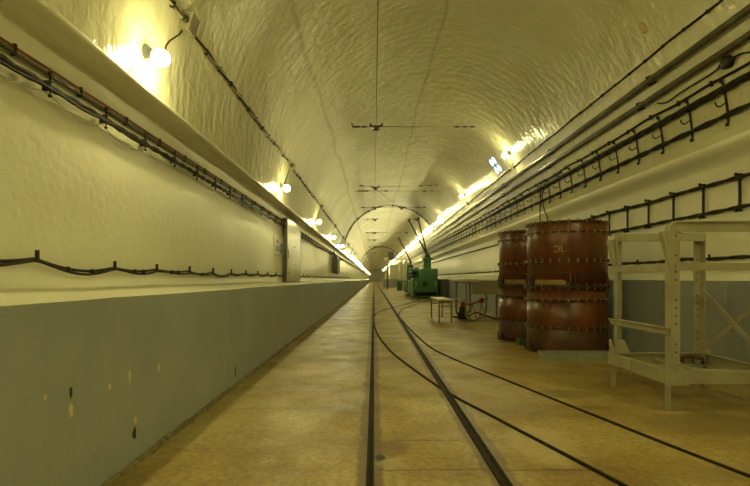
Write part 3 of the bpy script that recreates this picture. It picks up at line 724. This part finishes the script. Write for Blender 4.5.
def drum(cx, cy, label, front):
    th = thing('steel_drum', (cx, cy, 0), label, 'drum', 'stacked steel drums')
    R = .532; REST[th.name] = MB()
    MB().lathe([(R-.05,.03),(R,.03),(R,.895),(R-.05,.895)], (cx,cy,0), 72).build('lower_section', 'rust_dark' if False else 'rust', th)
    MB().lathe([(R-.05,.907),(R,.907),(R,1.76),(R-.01,1.775),(R-.03,1.76),(R-.06,1.72)], (cx,cy,0), 72).build('upper_section', 'rust', th)
    MB().lathe([(R-.03,0),(R+.028,0),(R+.028,.03),(R-.03,.03)], (cx,cy,0), 72, smooth=False, closed=True).build('bottom_ring', 'ringm', th)
    MB().lathe([(R+.0005,.05),(R+.003,.06),(R+.003,.325),(R+.0005,.33)], (cx,cy,0), 72).build('dark_band', 'rust_dark', th)
    for z, w, h in ((1.762,.032,.014),(1.628,.024,.014),(1.246,.026,.016),(.915,.036,.016),(.889,.036,.016),(.72,.026,.016),(.346,.026,.016)): ring((cx,cy), z, R, w, h, th, 30)
    tag(REST[th.name].build('rear_bolt', 'boltm', th), None, kind='stuff'); del th['first']
    MB().lathe([(R-.004,1.068),(R+.005,1.072),(R+.005,1.082),(R-.004,1.086)], (cx,cy,0), 72).build('weld_seam', 'ringm', th)
    for zz in (.955, .04):
        for a in (-.22, .93, 2.1, 3.3, 4.4, -1.35):
            s = Vector((math.sin(a), -math.cos(a), 0)); u = Vector((math.cos(a), math.sin(a), 0))
            c = Vector((cx,cy,zz)) + s*(R-.004)
            mb = MB(); mb.hexa([c-u*.05-Vector((0,0,.012)), c+u*.05-Vector((0,0,.012)), c+s*.035+u*.05-Vector((0,0,.012)), c+s*.035-u*.05-Vector((0,0,.012)), c-u*.05, c+u*.05, c+s*.035+u*.05, c+s*.035-u*.05])
            lug = mb.build('lug', 'ringm', th)
            for e in (-.03, .03):
                mb = MB(); mb.hexa([c+u*(e-.005), c+u*(e+.005), c+s*.032+u*(e+.005), c+s*.032+u*(e-.005), c+u*(e-.005)+Vector((0,0,.10)), c+u*(e+.005)+Vector((0,0,.10)), c+s*.008+u*(e+.005)+Vector((0,0,.10)), c+s*.008+u*(e-.005)+Vector((0,0,.10))])
                mb.build('lug_plate', 'ringm', lug)
    # faded ochre paint patch low on the upper section
    mb = MB(); n = 20; A0, A1 = -1.22, -.36
    for k in range(n+1):
        a = A0 + (A1-A0)*k/n; top = .99 if k < n-2 else .99 - .012*(k-n+2)
        for z in (.925, top): mb.v.append((cx+(R+.002)*math.sin(a), cy-(R+.002)*math.cos(a), z))
    for k in range(n): mb.face((2*k, 2*k+2, 2*k+3, 2*k+1), True)
    mb.build('paint_patch', 'ochre', th)
    if front:
        curved_text('C', cx, cy, R, -.66, 1.355, .125, 'chalk', th, True, 'chalk_letter')
        curved_text('L', cx, cy, R, -.50, 1.355, .125, 'chalk', th, False, 'chalk_letter')
        curved_text('YAHN', cx, cy, R, -.98, 1.445, .08, 'stencil', th)
        curved_text('40 77 A 2693', cx, cy, R, -.98, .785, .07, 'stencil', th)
        curved_text('40 77 A 2693', cx, cy, R, -.98, .625, .07, 'stencil', th)
    else:
        curved_text('40 77 A 2690', cx, cy, R, -.98, .785, .07, 'stencil', th)
    return th
drum(2.71, 7.05, 'large rusty red two-section steel drum with chalk letters, nearer the grey frame', True)
drum(2.63, 8.33, 'rusty red two-section steel drum standing behind the larger looking one', False)
t = thing('steel_beam', (2.5,6.22,0), 'grey steel channel lying on the floor in front of the near drum', 'beam')
MB().prism([(0,0),(.24,0),(.24,.095),(.228,.095),(.228,.012),(.012,.012),(.012,.095),(0,.095)][::1], (2.07,6.10,.095), (0,1,0), (0,0,-1), (.90,0,0)).build('channel', 'beam', t)
MB().box(2.072,2.082,6.113,6.327,.0,.083).build('end_plate', 'beam', t)
tag(MB().box(2.19,2.37,7.54,7.69,0,.085).build('block', 'greenblock', None, .006), 'small grey-green block on the floor at the foot of the rear drum', 'block')

# ------------------------------------------------------------------ the grey test frame
fr = thing('test_frame', (2.6,4.2,0), 'grey-beige bolted steel frame with cross braces standing on short legs', 'frame')
XL, XR, YF, YB = 2.205, 3.10, 3.79, 4.70
def Lpost(x, y, sx, sy, z0, z1, w=.07, t=.008):
    mb = MB(); prof = [(0,0),(w,0),(w,t),(t,t),(t,w),(0,w)]
    mb.prism(prof, (x,y,z0), (sx,0,0), (0,sy,0), (0,0,z1-z0))
    p = mb.build('post', 'frame', fr)
    k = 0; z = z0 + .12
    while z < z1 - .05:
        yy = y - .0008*sy if sy > 0 else y - w*0 + .0008
        h = MB(); h.lathe([(.0075,0),(.0075,.0016)], (x + sx*w*.55, y-.0012 if sy > 0 else y + sy*t - .0012, z), 8, (0,1,0)); h.build('bolt_hole', 'hole', p)
        z += .062 if k % 4 != 3 else .15
        k += 1
    return p
Lpost(2.25, YF, 1, 1, .20, 1.41)
MB().box(2.2495,2.256,YF+.05,YF+.075,.31,1.41).build('post_lip', 'frame', fr)
Lpost(2.245, YB-.02, 1, -1, .20, 1.41); Lpost(3.06, YB-.02, -1, -1, .20, 1.41); Lpost(3.06, YF, -1, 1, .20, 1.41)
def chan(a, d, u, v, h=.10, w=.045, t=.008, name='base_beam'):
    """C channel: web along v (height h), flanges along u"""
    prof = [(0,0),(w,0),(w,t),(t,t),(t,h-t),(w,h-t),(w,h),(0,h)]
    return MB().prism(prof, a, u, v, d).build(name, 'frame', fr, 0)
W = XR-XL; D = YB-YF
chan((XL,YF-.006,.205), (W,0,0), (0,1,0), (0,0,1)); chan((XL,YB,.21), (W,0,0), (0,-1,0), (0,0,1))
chan((XL-.004,YF+.002,.208), (0,D,0), (1,0,0), (0,0,1)); chan((XR,YF,.208), (0,D,0), (-1,0,0), (0,0,1))
MB().box(XL+.01,XR-.01,4.2,4.24,.215,.24).build('cross_bar', 'frame', fr)
MB().box(2.62,2.66,YF+.04,YB-.04,.24,.262).build('cross_bar', 'frame', fr)
MB().tube([(2.74,4.45,.262),(2.74,4.45,.30),(2.80,4.42,.315),(2.88,4.38,.30),(2.88,4.38,.255)], .018, 8).build('tie_hook', 'rust_dark', fr)
MB().bar((2.3,4.5,.25),(3.0,3.95,.25),.03,.012).build('cross_bar', 'frame', fr)
for x, y in ((2.205,YF-.002),(2.205,YB-.05),(XR-.045,YF-.002),(XR-.045,YB-.05)):
    MB().prism([(0,0),(.045,0),(.045,.045),(.037,.045),(.037,.008),(0,.008)], (x,y,0), (1,0,0), (0,1,0), (0,0,.22)).build('leg', 'frame', fr)
def gusset(x0, y, sgn, zb=.20):
    pr = [(0,0),(.175,0),(.175,.075),(.095,.20),(.095,.24),(.055,.24),(.055,.20),(0,.10)]
    mb = MB().prism(pr, (x0 if sgn > 0 else x0, y, zb-.005), (sgn,0,0), (0,0,1), (0,-.008,0)); g = mb.build('gusset_plate', 'frame', fr)
    for a, b in ((.075,.215),(.092,.165),(.078,.115),(.028,.06),(.145,.06),(.085,.022)):
        MB().lathe([(.010,0),(.010,.007),(.005,.010)], (x0+sgn*a, y-.008, zb+b), 8, (0,-1,0)).build('bolt', 'frame', g)
gusset(XL, YF-.006, 1); gusset(XR, YF-.006, -1)
for x, s in ((XL, 1), (XR, -1)):
    MB().prism([(0,0),(.16,0),(.095,.13),(.03,.13)], (x, YB-.10, .31), (s,0,0), (0,0,1), (0,.008,0)).build('gusset_plate', 'frame', fr)
MB().prism([(0,.0),(.10,0),(.10,.02),(.03,.13),(0,.13)], (XL-.004,YB-.02,.31), (0,-1,0), (0,0,1), (.006,0,0)).build('gusset_plate', 'frame', fr)
# rails
MB().prism([(0,0),(.05,0),(.05,.008),(.010,.008),(.010,.072),(0,.072)], (2.26,YF-.008,1.428), (0,1,0), (0,0,-1), (.84,0,0)).build('top_rail', 'frame', fr)
MB().prism([(-.03,0),(.06,0),(.06,.010),(-.03,.010)], (2.27,YF-.006,1.428), (0,1,0), (0,0,1), (.84,0,0)).build('top_flange', 'frame', fr)
MB().prism([(0,0),(.05,0),(.05,.008),(.008,.008),(.008,.072),(0,.072)], (2.24,YB-.085,1.42), (0,1,0), (0,0,-1), (.82,0,0)).build('top_rail', 'frame', fr)
MB().prism([(-.006,0),(.05,0),(.05,-.006),(0,-.006),(0,-.058),(-.006,-.058)], (2.27,YF-.002,1.122), (0,1,0), (0,0,1), (.83,0,0)).build('middle_rail', 'frame', fr)
MB().prism([(-.006,0),(.04,0),(.04,-.006),(0,-.006),(0,-.062),(-.006,-.062)], (2.247,YF+.01,1.122), (1,0,0), (0,0,1), (0,D-.04,0)).build('side_rail', 'frame', fr)
MB().prism([(-.03,0),(.03,0),(.03,-.008),(0,-.008),(0,-.055),(-.008,-.055),(-.008,-.008),(-.03,-.008)], (2.235,YF+.0,.63), (1,0,0), (0,0,1), (0,D+.02,0)).build('side_rail', 'frame', fr)
MB().tube([(2.23,4.12,.58),(2.23,4.12,.55)], .008, 8).build('bolt', 'frame', fr)
MB().box(2.196,2.202,4.27,4.43,.215,.31).build('maker_plate', 'frame', fr, .002)
# flared guide plates on the two left posts
for yy in (YF-.012, YB-.06):
    a0, a1 = 2.175, 2.262
    mb = MB(); z0, z1 = 1.06, 1.355
    P = lambda x, y, z: (x, y, z)
    mb.hexa([P(a1-.012,yy,z0), P(a1+.022,yy,z0), P(a1+.022,yy+.05,z0), P(a1-.012,yy+.05,z0), P(a0,yy,z1), P(a0+.03,yy,z1), P(a0+.03,yy+.05,z1), P(a0,yy+.05,z1)])
    g = mb.build('guide_plate', 'frame', fr)
    mb = MB(); mb.hexa([P(a1+.018,yy+.004,z0), P(a1+.026,yy+.004,z0), P(a1+.026,yy+.06,z0), P(a1+.018,yy+.06,z0), P(a0+.034,yy+.004,z1+.01), P(a0+.085,yy+.004,z1+.01), P(a0+.085,yy+.06,z1+.01), P(a0+.034,yy+.06,z1+.01)])
    mb.build('guide_web', 'frame', g)
MB().bar((3.05,YB-.04,.905),(3.05,YF+.04,.34),.042,.006,(1,0,0)).build('brace', 'frame', fr)
MB().bar((3.062,YB-.04,.34),(3.062,YF+.04,.905),.042,.006,(1,0,0)).build('brace', 'frame', fr)
MB().lathe([(.012,0),(.012,.012)], (3.045,(YF+YB)/2,.622), 8, (-1,0,0)).build('bolt', 'frame', fr)

# ------------------------------------------------------------------ bench, stool, pump
wt = thing('workbench', (2.6,12.6,0), 'workbench with pale top and olive apron on tubular legs behind the drums', 'table')
MB().box(2.12,3.32,11.75,13.55,.945,.985).build('bench_top', 'wood_pale', wt, .008)
MB().box(2.30,3.28,11.78,11.80,.64,.93).build('apron_panel', 'olive_panel', wt, .005)
MB().box(2.14,2.17,11.85,13.45,.90,.945).build('top_frame', 'dark', wt)
MB().box(2.2,3.25,11.86,11.9,.905,.94).build('top_frame', 'dark', wt)
def leg(p): MB().tube(smooth_path(p, 5), .026, 8).build('leg', 'tube', wt)
leg([(2.18,11.85,.93),(2.18,11.85,.5),(2.18,11.85,.16),(2.22,11.85,.06),(2.32,11.85,.026),(2.42,11.85,.03),(2.56,11.9,.10),(2.66,11.95,.20),(2.68,11.95,.34),(2.68,11.95,.6),(2.68,11.95,.93)])
leg([(2.19,13.3,.93),(2.19,13.3,.5),(2.19,13.3,.16),(2.23,13.3,.07),(2.32,13.3,.026),(2.42,13.3,.03),(2.5,13.3,.10),(2.55,13.3,.22),(2.55,13.3,.5),(2.55,13.3,.93)])
for y in (11.95, 13.3): MB().tube([(3.26,y,.93),(3.26,y,.5),(3.26,y,0)], .024, 8).build('leg', 'tube', wt)
MB().tube([(2.18,11.85,.48),(2.19,13.3,.48)], .016, 8).build('rail', 'tube', wt)
MB().box(2.10,2.46,11.70,12.3,.925,.995).build('drawer_box', 'panel', wt, .006)
st = thing('stool', (1.63,12.2,0), 'low narrow grey bench-stool standing on the floor before the workbench', 'stool')
MB().box(1.46,1.80,11.35,13.05,.50,.535).build('seat', 'wood_pale', st, .008)
for x in (1.49,1.77):
    for y in (11.42,12.98):
        l = MB().box(x-.018,x+.018,y-.018,y+.018,0,.50).build('leg', 'tube', st, .004)
for y in (11.42,12.98):
    MB().box(1.49,1.77,y-.01,y+.01,.455,.50).build('apron', 'tube', st)
    MB().box(1.49,1.77,y-.008,y+.008,.36,.38).build('stretcher', 'tube', st)
    for a, b in ((1.49,1.58),(1.77,1.68)): MB().bar((a,y,.37),(b,y,.47),.012,.02,(0,1,0)).build('brace', 'tube', st)
for x in (1.49,1.77): MB().box(x-.008,x+.008,11.42,12.98,.46,.50).build('apron', 'tube', st)
pu = thing('hand_pump', (2.35,12.9,0), 'red-armed pump with black body standing under the workbench', 'pump')
MB().lathe([(.11,0),(.12,.02),(.12,.16),(.10,.19),(.10,.28),(.06,.31),(.05,.34)], (2.24,12.6,0), 16).build('pump_body', 'dark', pu)
MB().lathe([(.05,-.06),(.066,-.04),(.066,.04),(.05,.06)], (2.24,12.55,.365), 14, (1,0,0)).build('pump_head', 'red', pu)
MB().tube([(2.26,12.55,.36),(2.45,12.5,.375),(2.66,12.4,.464),(2.82,12.35,.53)], .02, 8).build('arm', 'red', pu)
MB().lathe([(.02,-.025),(.055,-.02),(.066,0),(.055,.02),(.02,.025)], (2.66,12.38,.464), 18, (.2,-1,.1)).build('hand_wheel', 'red', pu)
for a, b in (((2.45,12.5,.38),(2.38,12.4,0)),((2.45,12.5,.38),(2.58,12.6,0)),((2.66,12.40,.45),(2.58,12.3,0)),((2.66,12.40,.45),(2.80,12.5,0))): MB().tube([a,b], .012, 6).build('support_leg', 'tube', pu)
hs = [(2.05,11.6,.02),(2.3,11.35,.02),(2.6,11.35,.02),(2.9,11.55,.02),(3.1,11.9,.02),(3.3,11.9,.02)]
hs2 = [(2.05,13.0,.02),(2.15,12.9,.02),(2.42,12.85,.05),(2.60,12.8,.14),(2.75,12.8,.10),(2.95,12.6,.03),(3.1,11.6,.02),(3.3,10.4,.02)]
tag(MB().tube(smooth_path(hs2, 8), .018, 8).build('hose', 'cable_black'), 'black hose trailing over the floor under the workbench', 'hose')
cb = thing('loco_shade_panel', (3.42,24,0), 'dark panel standing in for shade on the right ledge beside the green locomotive', 'panel')  # dark board put in for the shade beside the locomotive
MB().box(3.38,3.44,23.4,30.0,.03,.97).build('panel_board', 'boxgrey', cb, .006)
for y in (23.6, 26.5, 29.8): MB().box(3.36,3.46,y-.04,y+.04,0,.99).build('stand', 'dark', cb)

# ------------------------------------------------------------------ locomotive
lo = thing('locomotive', (2.64,27.5,0), 'small green trolley locomotive with tall raised poles on the siding', 'locomotive')
X0, X1 = 1.98, 3.30
MB().box(X0+.08,X1-.08,25.5,29.4,.16,.36).build('chassis', 'loco_dark', lo, .02)
mb = MB(); mb.prism([(0,.10),(.12,.04),(1.20,.04),(1.32,.10),(1.32,.98),(1.24,1.06),(.08,1.06),(0,.98)], (X0,25.6,0), (1,0,0), (0,0,1), (0,1.5,0)); mb.build('front_hood', 'loco', lo, .03)
MB().box(X0,X1,27.1,29.4,.20,.95).build('cab_body', 'loco', lo, .03)
mb = MB(); mb.hexa([(2.42,25.95,1.05),(3.32,25.95,1.05),(3.32,27.6,1.05),(2.42,27.6,1.05),(2.46,26.0,1.54),(3.32,26.0,1.54),(3.32,27.6,1.50),(2.46,27.6,1.5)]); mb.build('upper_box', 'loco', lo, .03)
MB().box(2.62,3.02,26.3,26.8,1.5,2.10).build('pole_tower', 'loco', lo, .02)
MB().box(2.55,3.10,26.2,26.9,2.0,2.12).build('tower_cap', 'loco', lo, .02)
MB().lathe([(.16,0),(.18,.04),(.12,.16),(.07,.26)], (2.84,26.55,2.10), 14).build('pole_base', 'loco_dark', lo)
for tip in ((2.03,29.0,4.38), (2.66,30.1,4.60)):
    tp = MB().tube([(2.84,26.55,2.25), tip], [.05,.035], 8).build('trolley_pole', 'clip', lo)
    v = (Vector(tip)-Vector((2.84,26.55,2.25))).normalized()
    MB().lathe([(.05,-.1),(.075,-.03),(.085,.06),(.05,.12)], tip, 10, v).build('pole_head', 'loco' if tip[0] < 2.2 else 'dark', tp)
MB().lathe([(.12,0),(.13,.03),(.13,.10),(.10,.12)], (2.62,25.6,.76), 16, (0,-1,0)).build('headlamp', 'dark', lo)
MB().box(2.55,2.72,25.36,25.62,.24,.36).build('coupler', 'loco_dark', lo, .02)
MB().box(X0+.15,X1-.15,25.50,25.62,.16,.28).build('buffer_beam', 'dark', lo, .02)
for x in (X0+.16, X1-.16): MB().tube([(x,25.55,.5),(x,25.52,.9)], .02, 6).build('grab_rail', 'panel', lo)
MB().box(X0-.012,X0+.002,25.75,25.98,.2,.9).build('side_plate', 'panel', lo, .004)
for x in (2.06, 2.40):
    for y in (27.2, 28.2, 29.3): MB().box(x-.03,x+.03,y-.03,y+.03,.9,1.62).build('cab_post', 'loco', lo)
for z in (1.2, 1.42, 1.6):
    MB().box(2.04,2.09,27.2,29.3,z-.02,z+.02).build('cab_rail', 'loco', lo); MB().box(2.06,2.42,27.17,27.22,z-.02,z+.02).build('cab_rail', 'loco', lo)
MB().box(2.1,2.5,28.2,28.9,.95,1.45).build('controller', 'loco_dark', lo, .02)
MB().lathe([(.12,0),(.15,.01),(.15,.03),(.12,.04)], (2.3,28.0,1.45), 14, (0,-.6,.8)).build('hand_wheel', 'dark', lo)
for x in (2.32, 2.97):
    for y in (26.4, 28.4): MB().lathe([(.06,-.05),(.19,-.05),(.22,-.045),(.22,-.03),(.19,-.02),(.19,.05),(.06,.05)], (x,y,.21), 20, (1,0,0)).build('wheel', 'dark', lo)
wg = thing('locomotive', (2.6,32,0), 'second green trolley locomotive coupled behind the first, with one pole', 'locomotive')
MB().box(1.98,3.28,30.2,34.2,.2,.98).build('body', 'loco', wg, .04)
MB().box(2.06,3.2,30.1,34.3,.14,.34).build('chassis', 'loco_dark', wg)
MB().box(2.08,2.48,31.6,32.3,.96,1.9).build('pole_tower', 'loco', wg, .02)
MB().box(2.6,3.2,30.6,33,.96,1.35).build('upper_box', 'loco', wg, .03)
tp = MB().tube([(2.34,31.95,1.9),(2.34,31.95,2.1),(1.84,36.9,4.0)], .05, 8).build('trolley_pole', 'clip', wg)
MB().lathe([(.05,-.1),(.08,0),(.05,.12)], (1.84,36.9,4.0), 10, (-.1,.93,.35)).build('pole_head', 'dark', tp)
for x in (2.32, 2.97):
    for y in (31, 33.3): MB().lathe([(.06,-.05),(.19,-.05),(.22,-.03),(.19,-.02),(.19,.05),(.06,.05)], (x,y,.21), 20, (1,0,0)).build('wheel', 'dark', wg)

# ------------------------------------------------------------------ beyond the locomotives
for k, (xa, xb) in enumerate(((2.27,2.56),(2.72,3.02))):
    c = thing('tall_cabinet', ((xa+xb)/2,45,0), ('narrow tall pale cabinet beyond the locomotives, nearer the track' , 'narrow tall pale cabinet beyond the locomotives, nearer the right wall')[k], 'cabinet', 'tall cabinets beyond the locomotives')
    MB().box(xa,xb,45,46.0,.08,2.45).build('cabinet_body', 'post_white', c, .01)
    MB().box(xa+.03,xb-.03,44.98,45.005,.15,2.38).build('door', 'panel', c, .004)
    MB().box(xa+.02,xb-.02,45.05,45.95,0,.09).build('plinth', 'dark', c)
cc = thing('green_crate', (2.3,43,0), 'low green crate on the floor before the tall pale cabinets', 'crate')
MB().box(1.98,2.4,42.2,43.6,0.05,.8).build('crate_body', 'loco', cc, .02); MB().box(1.95,2.43,42.17,43.63,.8,.86).build('lid', 'loco_dark', cc, .01)
for x in (2.02,2.34): MB().box(x-.03,x+.05,42.3,43.5,0,.06).build('skid', 'dark', cc)
ga = thing('signal_gantry', (2.2,50,0), 'distant gantry of posts and cross beam carrying a dark box', 'gantry')
MB().box(1.0,3.6,49.9,50.1,2.92,3.14).build('cross_beam', 'panel', ga, .01)
MB().box(1.42,2.0,49.8,50.15,2.9,3.72).build('signal_box', 'boxgrey', ga, .02)
MB().box(.98,1.42,49.95,50.05,3.04,3.16).build('side_arm', 'boxgrey', ga, .01)
for x in (1.36,): MB().box(x-.08,x+.08,49.9,50.1,0,2.93).build('post', 'boxgrey', ga, .01)
for x in (2.72,3.22): MB().box(x-.09,x+.09,49.9,50.1,0,2.93).build('post', 'post_white', ga, .01)
hl = copy_tree(lampL, (1.72,49.75,2.86)); place_axis(hl, (0,-.3,-1)); tag(hl, 'small lit lamp hanging under the dark box of the distant gantry', 'lamp')
sb = MB().box(1.15,4.2,59,75,0,.98); struct(sb, 'baseboard_niche', 'dado')
sb = MB().box(1.9,4.2,59.4,74.6,.98,2.7); struct(sb, 'wall_niche', 'wall')

# ------------------------------------------------------------------ camera, world, view
w = bpy.data.worlds.new('world'); SC.world = w; w.use_nodes = True
w.node_tree.nodes['Background'].inputs[0].default_value = (.05,.045,.02,1); w.node_tree.nodes['Background'].inputs[1].default_value = 0.0
cam = bpy.data.cameras.new('camera'); co = bpy.data.objects.new('camera', cam); COL.objects.link(co)
co.location = (0,0,CAMZ); co.rotation_euler = (PI/2,0,0)
cam.sensor_width = 36; cam.lens = 36*F/750; cam.shift_x = (375-VX)/750; cam.shift_y = (VY-243)/750; cam.clip_end = 400; cam.clip_start = .05
SC.camera = co
for o in list(SC.objects):
    if '_w' in o: del o['_w']
vs = SC.view_settings
vs.view_transform = 'Standard'; vs.look = 'None'; vs.exposure = 0.0; vs.gamma = 1.0; vs.use_curve_mapping = False
SC.cycles.use_denoising = True
SC.cycles.max_bounces = 14; SC.cycles.diffuse_bounces = 8; SC.cycles.glossy_bounces = 6
SC.cycles.sample_clamp_indirect = 8.0
